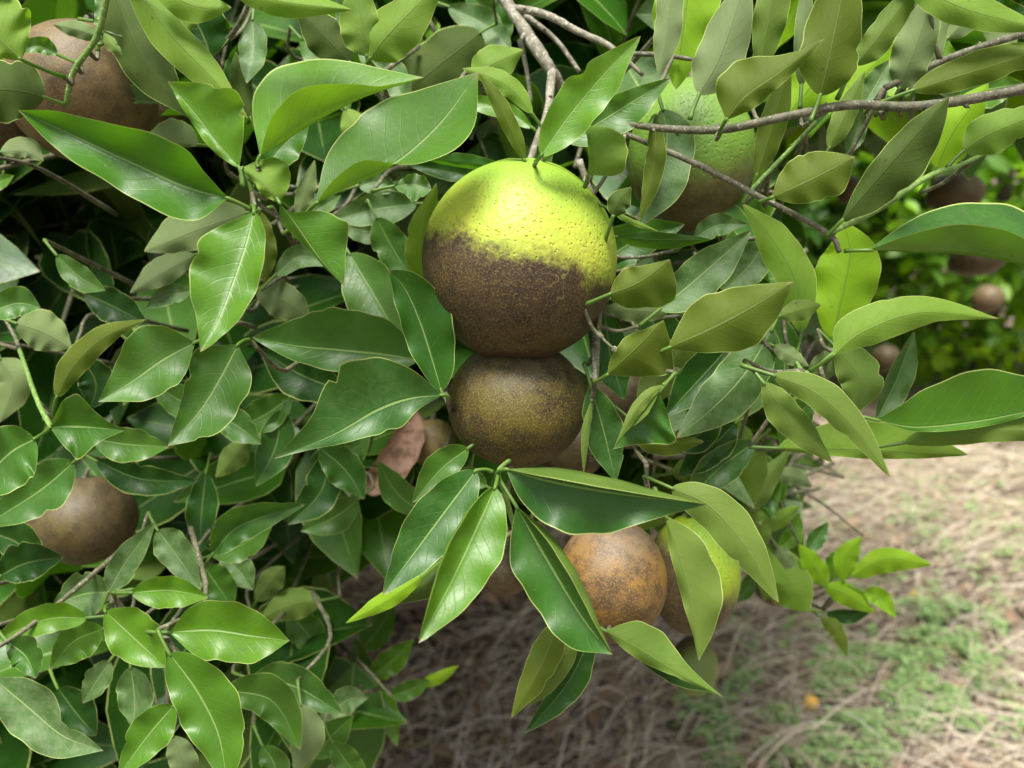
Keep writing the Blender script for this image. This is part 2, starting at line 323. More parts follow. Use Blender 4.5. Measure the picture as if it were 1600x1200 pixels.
# ------------------------------------------------------------------ leaf shapes
def prof(v, peak=.45):
    # citrus leaf: rounded shoulders, drawn-out tip
    e = math.log(.5) / math.log(peak); s = math.sin(math.pi * min(max(v, 0), 1) ** e)
    return max(s, 0) ** .74 * (1 - .30 * max(0, v - .72) / .28)
def tint_of(style, r):
    j = lambda a, s=.12: a + r.uniform(-s, s)
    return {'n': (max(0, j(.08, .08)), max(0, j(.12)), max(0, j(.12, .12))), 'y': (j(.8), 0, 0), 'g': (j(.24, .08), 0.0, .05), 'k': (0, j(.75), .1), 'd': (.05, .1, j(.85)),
            'o': (.12, -1.0, .05), 'q': (.1, -.45, .12), 'p': (.05, 0, j(.75)), 'Y': (.85, -1, .1)}[style]  # 'k' is a darkened colour, standing in for shade in the inner crown
LEAVES = []      # (projected size, MB, origin, style)
BASES = []
def leaf(face, d, style, wl, wr, *pts, zl=None, zr=None, dt=None, dm=0.0, cl=None, cr=None, pet=None, wave=1.0, peak=.45, n=36, seg=6, name='leaf', label=None):
    """one leaf: midrib through pts (photo pixels) from stalk to tip, d = distance in cm at the stalk, dt at the tip;
       wl, wr = how far the two halves reach; zl, zr = how far their rims lean away (cm)"""
    r = random.Random(hash((pts, d)) & 0xffff if False else int(sum(p[0] * 7 + p[1] * 13 for p in pts) + d * 3))
    d = d / 100; dt = d - r.uniform(-.004, .010) if dt is None else dt / 100
    m = len(pts); mid2 = spline([Vector((p[0], p[1])) for p in pts], n)
    rs = random.Random(r.randint(0, 9999)); ph = rs.uniform(0, 6.28); ph2 = rs.uniform(0, 6.28); fq = rs.uniform(2.2, 3.6)
    def raw(wv):
        if isinstance(wv, (list, tuple)): return spline([float(q) for q in wv], n)
        return [wv * prof(i / n, peak) for i in range(n + 1)]
    WL, WR = [q * 1.12 for q in raw(wl)], [q * 1.12 for q in raw(wr)]
    for kk in range(rs.choice((0, 0, 1, 2))):
        v0, dp_, ww_ = rs.uniform(.3, .9), rs.uniform(.07, .22), rs.uniform(.018, .04); W_ = WL if rs.random() < .5 else WR
        for i in range(n + 1): W_[i] *= 1 - dp_ * math.exp(-((i / n - v0) / ww_) ** 2)
    mwl = max(abs(q) for q in WL); mwr = max(abs(q) for q in WR)
    sg = -1 if face == 't' else 1
    pxm = d / F
    def zz(z, mw): return sg * .38 * mw * pxm if z is None else z / 100
    ZL, ZR = zz(zl, mwl), zz(zr, mwr)
    rows = []; mids = []
    for i in range(n + 1):
        v = i / n; dd = d + (dt - d) * v + dm / 100 * math.sin(math.pi * v); dd += sg * -.002 * math.sin(math.pi * v)
        a = mid2[max(i - 1, 0)]; b = mid2[min(i + 1, n)]; t = (b - a).normalized(); L = Vector((t.y, -t.x)); c = mid2[i]
        row = []
        for side, Wd, Z, cu in ((1, WL, ZL, cl), (-1, WR, ZR, cr)):
            for k in range(seg, 0, -1) if side == 1 else range(1, seg + 1):
                u = k / seg; s = u; zc = 0.0
                if cu is not None and u > cu: s = cu - (u - cu) * .75; zc = -(u - cu) * .8 * abs(Wd[i]) * pxm * (1 if face == 't' else -1)
                pr = min(1.0, abs(Wd[i]) / (max(abs(q) for q in Wd) + 1e-6)) if Wd[i] else 0
                q = c + L * side * (Wd[i] * s)
                wz = Z * pr * (u ** 1.35) + zc
                wz += .0027 * min(1, max(mwl, mwr) * pxm / .017) * wave * u * u * math.sin(v * math.pi * 2 * fq + (ph if side == 1 else ph2)) * pr
                wob = 1 + wave * u * pr * (.045 * math.sin(v * 13 + ph * 2 + side) + .022 * math.sin(v * 34 + ph2))
                q = c + (q - c) * wob
                row.append((P(q.x, q.y, dd + wz), (side * u, v)))
            if side == 1: row.append((P(c.x, c.y, dd), (0.0, v)))
        rows.append(row); mids.append(row[seg][0])
    mb = MB(); vs = []; uvs = []; fs = []; m1 = 2 * seg + 1
    for row in rows:
        for p, uvq in row: vs.append(p); uvs.append(uvq)
    for i in range(n):
        for k in range(m1 - 1):
            a = i * m1 + k; q = (a, a + m1, a + m1 + 1, a + 1)
            fs.append(q[::-1] if face == 't' else q)
    ti = tint_of(style, r); mb.add(vs, fs, uvs, ti)
    # stalk
    T = (mids[0] - mids[3]).normalized(); e = P(pet[0], pet[1], pet[2] / 100 if len(pet) > 2 else d + .004) if pet else mids[0] + T * .011 + (P(800, 600, 1) - P(800, 600, 0)) * .004
    bulge = (mids[0] + e) / 2 + T * .001
    tube(mb, [mids[1], mids[0], bulge, e], [.0005, .0008, .0008, .0011], 6, 9, uv=(0.0, -1.0), tint=ti)
    size = 0
    for i in range(n):
        size += (abs(WL[i]) + abs(WR[i])) * (mid2[i + 1] - mid2[i]).length
    LEAVES.append((size, mb, mids[0], style, face, e, label)); BASES.append(e)

def leafW(mb, base, dirv, nrm, L, W, fold, curl, tint, n=6, seg=2):
    """free leaf given in the place: stalk point, direction, normal"""
    d = dirv.normalized(); s = d.cross(nrm).normalized(); u_ = s.cross(d).normalized(); vs = []; uvs = []; fs = []
    p = base.copy(); st = L / n; ang = 0
    for i in range(n + 1):
        v = i / n; wv = W * prof(v) * .5
        for k in range(-seg, seg + 1):
            u = k / seg; vs.append(p + s * (wv * u) + u_ * (abs(u) ** 1.3 * wv * fold)); uvs.append((float(u), v))
        ang += curl / n; dd = d * math.cos(ang) - u_ * math.sin(ang); p = p + dd * st
    m1 = 2 * seg + 1
    for i in range(n):
        for k in range(m1 - 1): a = i * m1 + k; fs.append((a, a + 1, a + m1 + 1, a + m1))
    mb.add(vs, fs, uvs, tint)

exec_leaves = None
#LEAFTABLE
T_, U_ = 't', 'u'
# --- upper left
leaf(U_, 31, 'g', 20, 58, (33,93), (0,62), (-40,10), (-70,-60), pet=(100,120,33))
leaf(U_, 33, 'k', 46, 44, (70,152), (30,142), (-20,140), (-80,150), pet=(100,163,33.5))
leaf(T_, 35, 'n', 10, 14, (90,85), (60,72), (15,78), pet=(125,100,34))
leaf(U_, 35, 'p', 12, 12, (163,60), (120,46), (82,38), pet=(155,70,33.5))
leaf(U_, 34, 'n', 8, 9, (160,52), (175,70), (192,88), pet=(152,60,33.5))
leaf(T_, 34, 'p', 9, 9, (152,40), (158,0), (148,-50))
leaf(T_, 36, 'p', 7, 7, (145,33), (165,40), (192,58))
leaf(U_, 36, 'k', 40, 36, (160,-60), (195,30), (235,110), (302,186), dt=34)
leaf(U_, 32, 'g', 24, 28, (190,-60), (255,40), (320,110), (388,186), wave=.6)
leaf(T_, 33, 'k', 13, 14, (205,-40), (262,35), (328,96))
leaf(T_, 30, 'g', 12, [0,34,58,62,34,0], (374,262), (338,222), (300,172), (262,127), pet=(379,290,30), zr=-1.2)
leaf(U_, 30, 'g', [0,30,42,40,22,0], [0,6,10,10,6,0], (378,262), (405,282), (425,302), (437,318), pet=(381,292,30), zl=.8)
leaf(T_, 29, 'n', [0,44,44,40,34,18,0], [0,26,52,46,32,20,0], (357,310), (290,292), (200,252), (100,205), (28,172), pet=(393,328,29.5), dt=27.5, zl=-.9, zr=-1.3)
leaf(T_, 28.5, 'g', 32, [0,40,66,66,50,26,0], (397,330), (386,380), (366,440), (342,500), (313,550), pet=(394,322,29.5), dt=26.5, zl=-.5, zr=-.6)
leaf(U_, 38, 'p', 6, 34, (310,226), (270,224), (215,226))
leaf(T_, 38, 'p', 3, 24, (255,162), (210,158), (170,158))
leaf(U_, 38, 'p', 20, 10, (0,238), (40,236), (68,252))
leaf(T_, 37, 'g', 12, 12, (-30,285), (-5,285), (22,274))
leaf(U_, 38, 'p', 26, 36, (388,332), (300,362), (225,393), dt=37)
leaf(U_, 41, 'p', 18, 22, (305,398), (255,425), (203,458))
leaf(T_, 38, 'k', 42, 40, (330,90), (310,40), (260,-40))
leaf(T_, 40, 'n', 20, 20, (385,150), (372,110), (380,60))
leaf(U_, 39, 'k', 14, 16, (392,185), (375,130), (368,80))
leaf(T_, 39, 'p', 20, 20, (395,30), (395,80), (385,130))
leaf(U_, 31, 'g', 24, 24, (235,-30), (300,8), (362,12), pet=(220,-40,31))
leaf(U_, 34, 'g', 22, 30, (260,-30), (285,20), (290,60))
leaf(U_, 29, 'g', 20, 22, (360,-20), (440,2), (550,15), zl=.6, zr=.4)
# --- top middle
leaf(T_, 30, 'g', [0,58,86,90,72,34,0], [0,-22,-44,-50,-32,-8,0], (406,244), (440,224), (500,187), (570,152), (662,121), pet=(404,262,30), zl=1.6, zr=-1.2, wave=.5)
leaf(T_, 30, 'n', [0,50,78,84,55,0], [0,-20,-24,22,42,0], (493,318), (545,293), (615,258), (685,196), (748,112), pet=(470,345,31), zl=.4, zr=-1.2, wave=.5)
leaf(U_, 43, 'k', 52, 40, (752,50), (700,90), (640,135), (590,150), peak=.4)
leaf(U_, 33, 'g', 32, 26, (573,88), (566,40), (556,-40))
leaf(U_, 33, 'g', 34, 40, (577,92), (610,50), (700,-40))
leaf(T_, 34, 'p', 9, 10, (566,78), (540,40), (520,-20))
leaf(U_, 35, 'k', 28, 30, (548,98), (510,60), (462,10))
leaf(U_, 32, 'o', 11, 13, (820,252), (800,205), (775,155), (748,113))
leaf(U_, 34, 'g', 14, 16, (832,178), (800,140), (765,120), (722,107))
leaf(U_, 36, 'g', 26, 28, (738,118), (770,100), (818,78))
leaf(T_, 36, 'g', 14, 12, (832,200), (795,175), (745,160), (700,165))
leaf(T_, 35, 'n', 7, 13, (790,262), (720,254), (655,246), zl=.6)
leaf(T_, 38, 'k', 12, 18, (755,280), (700,268), (630,255))
leaf(T_, 35, 'd', 16, 24, (614,291), (645,288), (674,296), zr=-.8, wave=2, peak=.6)
leaf(U_, 41, 'Y', 22, 22, (665,455), (657,380), (682,286), dt=39)
leaf(T_, 30, 'g', [0,6,44,62,34,0], [0,15,12,5,3,0], (437,317), (462,350), (495,398), (538,448), pet=(428,300,30.5), zl=-.5, zr=.6)
leaf(T_, 38, 'n', 22, 26, (410,268), (445,225), (482,195))
leaf(T_, 38, 'p', 12, 14, (468,345), (500,325), (533,305))
leaf(U_, 39, 'p', 13, 13, (466,340), (478,300), (492,250))
leaf(T_, 42, 'd', 24, 24, (652,318), (590,326), (515,345))
leaf(T_, 43, 'd', 18, 18, (535,352), (580,362), (628,362))
leaf(T_, 39, 'n', 38, 40, (545,395), (590,470), (637,553), dt=37)
leaf(T_, 41, 'n', 24, 26, (588,340), (615,390), (648,442))
leaf(T_, 42, 'd', 16, 18, (560,290), (590,285), (622,300))
leaf(U_, 42, 'p', 24, 26, (400,452), (445,470), (488,505))
leaf(U_, 41, 'o', 18, 18, (405,330), (412,390), (415,445))
leaf(T_, 42, 'p', 24, 18, (560,80), (610,120), (640,175))
leaf(T_, 44, 'n', 24, 24, (470,60), (520,120), (545,180))
leaf(U_, 43, 'g', 18, 18, (540,170), (555,205), (560,260))
leaf(T_, 44, 'd', 22, 22, (700,10), (760,40), (800,80))
leaf(T_, 45, 'n', 22, 22, (790,70), (770,30), (720,-20))
leaf(T_, 40, 'p', 16, 16, (430,430), (470,400), (520,415))
# --- middle left
leaf(T_, 33, 'n', 27, 43, (690,612), (673,555), (655,500), (632,450), (607,422), pet=(697,622,33), dt=32)
leaf(T_, 31, 'n', [0,14,32,33,22,8,0], [0,32,64,80,66,30,0], (692,617), (640,623), (590,641), (520,680), (428,717), pet=(700,622,31.5), dt=29, zl=-.2, zr=-.9)
leaf(T_, 36, 'n', 30, 60, (655,562), (590,553), (530,547), (460,540), (394,527))
leaf(T_, 41, 'k', 34, 28, (535,610), (470,585), (405,545))
leaf(T_, 43, 'n', 26, 26, (500,700), (540,735), (569,780))
leaf(T_, 33, 'n', [0,30,40,36,18,0], [0,44,54,44,22,0], (305,535), (255,562), (205,597), (153,628), dt=32)
leaf(T_, 34, 'n', [0,36,44,44,26,0], [0,50,44,36,20,0], (372,538), (345,590), (310,645), (262,697), pet=(390,531,35), dt=32.5)
leaf(U_, 36, 'o', 20, 18, (88,622), (112,575), (160,528), (228,499))
leaf(T_, 34, 'n', [0,36,42,26,10,0], [0,30,46,32,14,0], (78,668), (115,666), (150,668), (195,673), pet=(75,672,34.5), zl=-.9)
leaf(T_, 32, 'n', 48, 36, (55,685), (10,712), (-60,790), pet=(75,672,34))
leaf(T_, 38, 'n', 34, 34, (115,722), (60,768), (-30,825))
leaf(T_, 38, 'n', 24, 26, (145,686), (200,694), (264,698))
leaf(T_, 43, 'k', 20, 24, (150,720), (220,748), (310,752))
leaf(T_, 36, 'n', 24, 20, (-25,492), (25,474), (63,480))
leaf(U_, 39, 'p', 30, 26, (25,505), (70,520), (112,545))
leaf(T_, 38, 'n', 16, 18, (88,398), (125,433), (165,454))
leaf(T_, 42, 'k', 24, 24, (132,458), (180,480), (232,508))
leaf(T_, 41, 'd', 14, 14, (300,455), (260,462), (228,482))
leaf(T_, 43, 'n', 22, 22, (335,648), (370,665), (408,694))
leaf(U_, 45, 'n', 18, 18, (388,690), (365,715), (337,746))
leaf(T_, 46, 'k', 22, 22, (322,738), (315,800), (312,868))
leaf(T_, 44, 'n', 24, 24, (455,620), (410,650), (360,672))
leaf(T_, 44, 'n', 22, 24, (240,600), (290,630), (330,640))
leaf(U_, 43, 'p', 26, 26, (0,560), (20,600), (0,660))
leaf(T_, 44, 'n', 26, 26, (440,640), (430,700), (400,760))
leaf(T_, 42, 'k', 26, 26, (130,560), (150,600), (140,640))
# --- lower left
leaf(T_, 37, 'd', 20, 20, (170,925), (195,880), (243,815))
leaf(T_, 40, 'd', 26, 24, (246,828), (272,862), (314,922))
leaf(T_, 40, 'n', 26, 22, (332,866), (375,822), (478,787), zl=-.8)
leaf(T_, 42, 'n', 20, 22, (330,868), (380,850), (425,822))
leaf(T_, 44, 'n', 26, 26, (318,884), (340,915), (366,952))
leaf(T_, 45, 'd', 22, 22, (345,868), (372,890), (396,922))
leaf(T_, 36, 'g', 20, 26, (205,926), (265,922), (326,933), zl=-.4)
leaf(T_, 35, 'g', 38, 36, (164,955), (207,994), (259,1043), pet=(170,945,36), peak=.5)
leaf(T_, 40, 'd', 34, 30, (172,925), (130,928), (82,948))
leaf(T_, 37, 'g', 20, 22, (137,965), (70,968), (-20,1006))
leaf(T_, 38, 'g', 30, 22, (162,982), (115,1002), (78,1045))
leaf(T_, 36, 'n', 26, 24, (12,1003), (40,1025), (56,1060), zl=-1)
leaf(T_, 34, 'd', [0,30,38,16,14,0], [0,34,44,40,20,0], (-12,1058), (45,1105), (100,1150), (162,1173))
leaf(T_, 38, 'd', 18, 18, (172,1032), (150,1065), (129,1099))
leaf(T_, 37, 'd', 26, 25, (204,1042), (210,1090), (208,1138))
leaf(T_, 34, 'g', [0,34,44,36,22,0], [0,36,42,42,24,0], (264,988), (330,984), (400,994), (453,1001))
leaf(T_, 33, 'g', 46, 42, (264,1020), (308,1080), (342,1150), (356,1235))
leaf(T_, 35, 'g', 28, 28, (272,1102), (232,1148), (184,1214))
leaf(T_, 38, 'n', 32, 28, (350,1078), (425,1095), (470,1172))
leaf(T_, 41, 'n', 30, 28, (392,1060), (460,1072), (537,1117))
leaf(U_, 38, 'p', 22, 20, (270,1150), (285,1190), (290,1240))
leaf(T_, 42, 'k', 30, 30, (90,1075), (120,1115), (150,1150))
leaf(U_, 50, 'n', 22, 22, (502,938), (455,945), (405,968))
leaf(T_, 52, 'n', 26, 24, (452,958), (480,990), (505,1022))
leaf(U_, 50, 'n', 16, 18, (400,940), (425,905), (445,885))
leaf(T_, 56, 'n', 13, 14, (572,1060), (562,1030), (554,996))
leaf(T_, 56, 'g', 18, 18, (577,1058), (610,1035), (647,998))
leaf(T_, 56, 'n', 16, 18, (575,1062), (550,1050), (528,1038))
leaf(T_, 55, 'g', 18, 18, (572,1065), (600,1105), (620,1166))
leaf(T_, 60, 'n', 20, 20, (562,1018), (590,985), (616,945))
leaf(T_, 55, 'n', 14, 14, (610,1088), (640,1078), (672,1062))
leaf(U_, 55, 'y', 10, 8, (655,1072), (685,1060), (717,1040))
leaf(T_, 45, 'n', 20, 22, (492,1185), (518,1150), (552,1118))
leaf(T_, 46, 'd', 20, 18, (500,1130), (540,1095), (575,1090))
leaf(T_, 44, 'n', 20, 20, (520,1160), (545,1195), (575,1225))
leaf(T_, 42, 'n', 20, 20, (410,1165), (430,1200), (420,1250))
leaf(U_, 40, 'p', 24, 24, (470,1100), (480,1150), (460,1210))
leaf(T_, 40, 'k', 30, 26, (0,900), (40,880), (100,870))
leaf(T_, 42, 'k', 30, 26, (-20,830), (30,850), (60,890))
# --- lower middle cluster
leaf(T_, 29, 'n', [0,26,42,44,38,20,0], [0,40,62,62,54,26,0], (790,733), (850,750), (920,764), (1000,776), (1105,788), pet=(776,742,30), dt=27, zl=-1.0, zr=-.2, cl=.5)
leaf(T_, 31, 'n', 38, 38, (744,735), (702,790), (650,860), (598,930), pet=(770,738,31.5), dt=29.5)
leaf(T_, 29, 'g', 48, 32, (774,760), (742,830), (702,915), (654,1005), pet=(778,738,30), dt=26.5, zl=-.3, zr=-.8, cr=.86)
leaf(T_, 30, 'n', [0,36,48,38,20,0], [0,42,48,48,34,0], (806,790), (858,880), (910,965), (957,1023), pet=(780,750,30.5), dt=27.5, zl=-1.2, zr=.1, cl=.62)
leaf(U_, 33, 'y', 12, 14, (660,900), (610,935), (540,974))
leaf(U_, 34, 'k', 22, 20, (735,870), (680,905), (600,945))
leaf(T_, 34, 'n', 20, 24, (732,700), (690,732), (644,786))
leaf(T_, 35, 'n', 14, 14, (760,760), (735,745), (712,735))
leaf(U_, 33, 'o', 22, 22, (875,965), (848,1035), (799,1122))
leaf(U_, 34, 'q', 14, 14, (905,985), (870,1050), (826,1105))
leaf(T_, 34.5, 'k', 24, 16, (925,990), (885,1070), (820,1146))
leaf(U_, 32, 'n', [0,34,36,24,10,0], [0,10,14,8,4,0], (945,985), (1000,1015), (1060,1052), (1130,1089), dt=31)
leaf(T_, 32.4, 'k', 6, 14, (985,1010), (1050,1050), (1120,1084))
leaf(U_, 31.5, 'q', [0,34,44,42,24,0], [0,10,14,12,6,0], (1040,805), (1066,880), (1085,960), (1092,1033), dt=31)
leaf(U_, 32, 'q', 30, 30, (1048,762), (1110,792), (1168,858), (1217,942), dt=31)
# --- right of the fruit
leaf(U_, 31, 'o', [0,20,25,20,10,0], [10,28,36,46,44,0], (952,460), (1000,440), (1047,405), zr=1.0)
leaf(U_, 31, 'o', [0,14,20,18,8,0], [0,22,44,58,40,0], (948,586), (992,545), (1037,500), pet=(928,597,32), zr=.9)
leaf(T_, 31, 'n', [0,38,62,52,22,0], [0,-6,-10,-6,0,0], (1030,612), (995,650), (957,702), zl=.1, zr=-1.5)
leaf(U_, 31, 'q', [0,5,8,8,4,0], [0,7,9,8,4,0], (1038,600), (1000,632), (960,698))
leaf(T_, 34, 'n', 28, 26, (924,604), (945,680), (962,752))
leaf(U_, 33.5, 'q', 5, 6, (925,625), (915,680), (912,742))
leaf(T_, 37, 'n', 28, 28, (945,490), (955,560), (975,625))
leaf(T_, 34, 'd', 28, 34, (1030,484), (1092,432), (1174,360))
leaf(U_, 35.5, 'p', 16, 14, (1045,488), (990,485), (940,480))
leaf(U_, 30.5, 'o', [0,34,46,40,22,0], [0,24,40,48,30,0], (1043,544), (1110,515), (1172,482), (1240,440), dt=29.5)
leaf(T_, 33, 'd', 36, 36, (1207,513), (1166,580), (1116,635), (1057,684), zl=.3, zr=.3)
leaf(T_, 36, 'k', 30, 30, (1145,535), (1095,590), (1040,650))
leaf(T_, 36, 'd', 16, 16, (1085,372), (1120,352), (1168,350))
leaf(T_, 37, 'd', 26, 26, (1195,378), (1170,415), (1130,455))
leaf(T_, 35, 'n', 10, 14, (962,370), (1030,374), (1112,374), zr=.6)
leaf(T_, 39, 'k', 24, 24, (1120,640), (1090,680), (1040,690))
leaf(T_, 40, 'k', 26, 26, (1150,660), (1110,700), (1060,745))
leaf(U_, 42, 'q', 20, 20, (1050,740), (1090,735), (1140,760))
leaf(U_, 41, 'g', 18, 18, (1030,520), (1080,530), (1120,580))
leaf(U_, 38, 'q', 26, 26, (1000,640), (1045,570), (1115,505))
leaf(T_, 37, 'n', 30, 28, (930,420), (985,380), (1070,350))
leaf(T_, 38, 'n', 26, 30, (1190,470), (1225,560), (1215,640))
leaf(U_, 39, 'p', 24, 26, (960,520), (1030,560), (1060,640))
leaf(T_, 40, 'k', 34, 30, (1000,470), (1040,540), (1060,620))
leaf(T_, 39, 'n', 26, 28, (1130,455), (1180,540), (1190,610))
leaf(U_, 37, 'o', 18, 20, (985,655), (1030,690), (1100,690))
leaf(T_, 40, 'n', 26, 26, (1180,690), (1120,735), (1070,790))
leaf(T_, 41, 'n', 26, 26, (1210,400), (1160,330), (1120,300))
leaf(U_, 42, 'g', 24, 24, (1120,650), (1170,715), (1180,790))
leaf(T_, 43, 'n', 20, 22, (660,800), (620,770), (590,720))
leaf(T_, 44, 'k', 26, 26, (520,700), (500,770), (450,820))
leaf(T_, 46, 'n', 22, 22, (560,780), (520,810), (470,830))
# --- top right
leaf(T_, 30, 'g', 33, 33, (845,244), (890,180), (940,120), (1001,56), pet=(838,252,31), dt=29)
leaf(T_, 32, 'n', 22, 32, (886,222), (960,176), (1048,122))
leaf(U_, 31, 'g', [0,4,6,6,4,0], [0,38,50,46,26,0], (919,274), (926,250), (924,220), (914,196), pet=(914,292,31.5))
leaf(U_, 31, 'k', 14, 18, (958,338), (966,315), (986,292))
leaf(U_, 32, 'g', 4, 5, (955,328), (985,345), (1030,362))
leaf(T_, 33.5, 'd', 40, 24, (1035,170), (1042,215), (1032,285), (997,356))
leaf(U_, 32, 'o', 15, 13, (1024,180), (1022,260), (999,346), pet=(1016,196,31.5))
leaf(U_, 31, 'p', 20, 20, (1052,-60), (1044,40), (1029,122))
leaf(U_, 35, 'y', 46, 44, (1085,-90), (1070,20), (1056,140))
leaf(U_, 31, 'p', 34, 36, (1092,148), (1128,80), (1172,-50), pet=(1078,186,31))
leaf(U_, 29, 'o', [0,38,50,38,14,0], [0,14,20,16,10,0], (1134,188), (1165,152), (1215,116), (1289,60), pet=(1125,208,30))
leaf(U_, 32, 'q', 22, 25, (1186,110), (1205,10), (1220,-100))
leaf(U_, 31.5, 'p', 14, 14, (1252,135), (1256,60), (1262,-60), pet=(1250,168,31))
leaf(U_, 30, 'o', 44, 42, (1281,150), (1300,70), (1330,-80), pet=(1266,190,30))
leaf(U_, 31, 'q', 18, 22, (1336,102), (1378,50), (1450,-50), pet=(1308,155,31))
leaf(U_, 33, 'p', 30, 28, (1404,140), (1428,80), (1470,-40))
leaf(U_, 34, 'p', 14, 14, (1432,138), (1458,80), (1486,-10))
leaf(U_, 35, 'p', 18, 18, (1480,60), (1520,20), (1560,-40))
leaf(U_, 30, 'g', 26, 28, (1400,-45), (1500,10), (1640,48))
leaf(T_, 31, 'k', 20, 22, (1500,-20), (1560,15), (1640,40))
leaf(U_, 31, 'o', 26, 22, (1424,142), (1500,118), (1590,90), (1700,50))
leaf(U_, 30, 'k', [0,14,20,22,14,0], [0,30,40,40,26,0], (1313,347), (1370,280), (1430,212), (1484,150), pet=(1292,368,30.5))
leaf(U_, 29.5, 'o', [0,24,38,36,24,0], [0,18,28,36,30,0], (1205,309), (1265,282), (1336,245), pet=(1188,316,30.5))
leaf(U_, 34, 'q', 16, 16, (1295,232), (1320,180), (1352,110))
leaf(T_, 35, 'd', 14, 14, (1325,240), (1340,200), (1345,165))
leaf(U_, 34, 'o', 18, 20, (1182,275), (1208,190), (1236,90))
leaf(U_, 37, 'y', 30, 32, (1230,180), (1270,130), (1310,70))
leaf(U_, 37, 'y', 26, 26, (1295,180), (1340,130), (1400,60))
leaf(T_, 37, 'y', 26, 26, (1385,150), (1400,110), (1400,60))
leaf(T_, 36, 'd', 18, 20, (1350,165), (1370,130), (1392,92))
leaf(T_, 38, 'g', 24, 24, (1440,130), (1470,100), (1480,60))
leaf(U_, 34, 'g', 28, 28, (1505,236), (1555,205), (1660,165), pet=(1480,262,34))
leaf(U_, 36, 'y', 34, 34, (1462,262), (1490,205), (1545,130))
leaf(T_, 37, 'g', 26, 26, (1500,150), (1540,140), (1600,130))
leaf(T_, 30.5, 'n', [0,40,70,78,60,20], [0,-22,-40,-44,-30,-5], (1356,391), (1430,394), (1520,400), (1600,415), (1660,440), pet=(1320,392,31), zl=1.8, zr=-1.0, wave=.5)
leaf(U_, 33, 'g', 28, 30, (1252,520), (1243,440), (1208,375), (1160,318), pet=(1243,555,33))
leaf(U_, 35, 'y', 44, 46, (1300,530), (1316,460), (1328,395), (1318,345))
leaf(U_, 32, 'q', 14, 16, (1218,494), (1250,484), (1283,476))
leaf(U_, 31, 'g', [0,30,32,26,16,0], [0,14,24,22,10,0], (1301,556), (1350,518), (1440,488), (1562,498), pet=(1265,580,32), wave=.5)
leaf(U_, 34, 'n', 34, 28, (1308,545), (1342,592), (1332,648))
leaf(T_, 36, 'd', 14, 24, (1370,655), (1402,590), (1428,518), zl=-.8)
leaf(T_, 32, 'n', [0,40,64,70,50,20], [0,4,8,8,4,0], (1369,656), (1430,668), (1520,660), (1600,645), (1680,630), zl=-.5, wave=.5)
leaf(U_, 33, 'q', 26, 18, (1412,692), (1500,676), (1600,672), (1700,690))
leaf(U_, 34, 'g', 42, 12, (1214,700), (1330,702), (1420,706), (1513,711))
leaf(U_, 29.5, 'q', 24, 22, (1207,586), (1272,612), (1332,665), (1391,746), dt=29)
leaf(U_, 30.5, 'q', 22, 24, (1193,598), (1235,655), (1301,723))
leaf(U_, 33, 'p', 12, 12, (1208,540), (1235,556), (1264,572))
leaf(U_, 35, 'p', 18, 18, (1260,600), (1290,570), (1310,540))
leaf(T_, 38, 'n', 22, 22, (1270,620), (1240,660), (1220,700))
# --- sprig low on the right
leaf(U_, 50, 'y', 16, 20, (1330,900), (1385,873), (1457,882))
leaf(U_, 50, 'y', 16, 18, (1318,908), (1322,870), (1346,838))
leaf(U_, 50, 'y', 16, 16, (1292,915), (1272,885), (1248,850))
leaf(U_, 50, 'y', 16, 16, (1288,916), (1325,930), (1368,958))
leaf(T_, 51, 'k', 9, 12, (1290,958), (1325,962), (1362,955))
leaf(U_, 51, 'o', 10, 12, (1283,965), (1308,985), (1324,1026))
leaf(T_, 51, 'n', 12, 14, (1262,862), (1275,842), (1294,816))
leaf(T_, 51, 'g', 18, 18, (1300,905), (1308,880), (1318,860))
leaf(U_, 50, 'p', 12, 14, (1215,855), (1228,875), (1248,903))
leaf(T_, 50, 'y', 14, 12, (1350,925), (1375,935), (1400,965))
leaf(U_, 47, 'n', 16, 18, (1165,800), (1190,760), (1235,700))
leaf(T_, 48, 'd', 14, 18, (1105,735), (1140,722), (1195,728))
leaf(U_, 48, 'g', 16, 16, (1190,860), (1185,820), (1170,770))
leaf(T_, 50, 'g', 18, 16, (1180,770), (1190,800), (1172,840))
leaf(U_, 50, 'g', 12, 12, (1190,830), (1220,810), (1250,790))
leaf(T_, 50, 'd', 14, 14, (1125,690), (1150,660), (1165,630))
leaf(U_, 50, 'p', 12, 14, (1200,740), (1240,745), (1270,760))
leaf(T_, 50, 'n', 14, 14, (1120,780), (1150,770), (1180,780))
leaf(T_, 52, 'g', 13, 13, (1215,860), (1240,835), (1248,800))
leaf(T_, 52, 'n', 12, 12, (1150,940), (1170,915), (1180,885))
#ENDLEAFTABLE

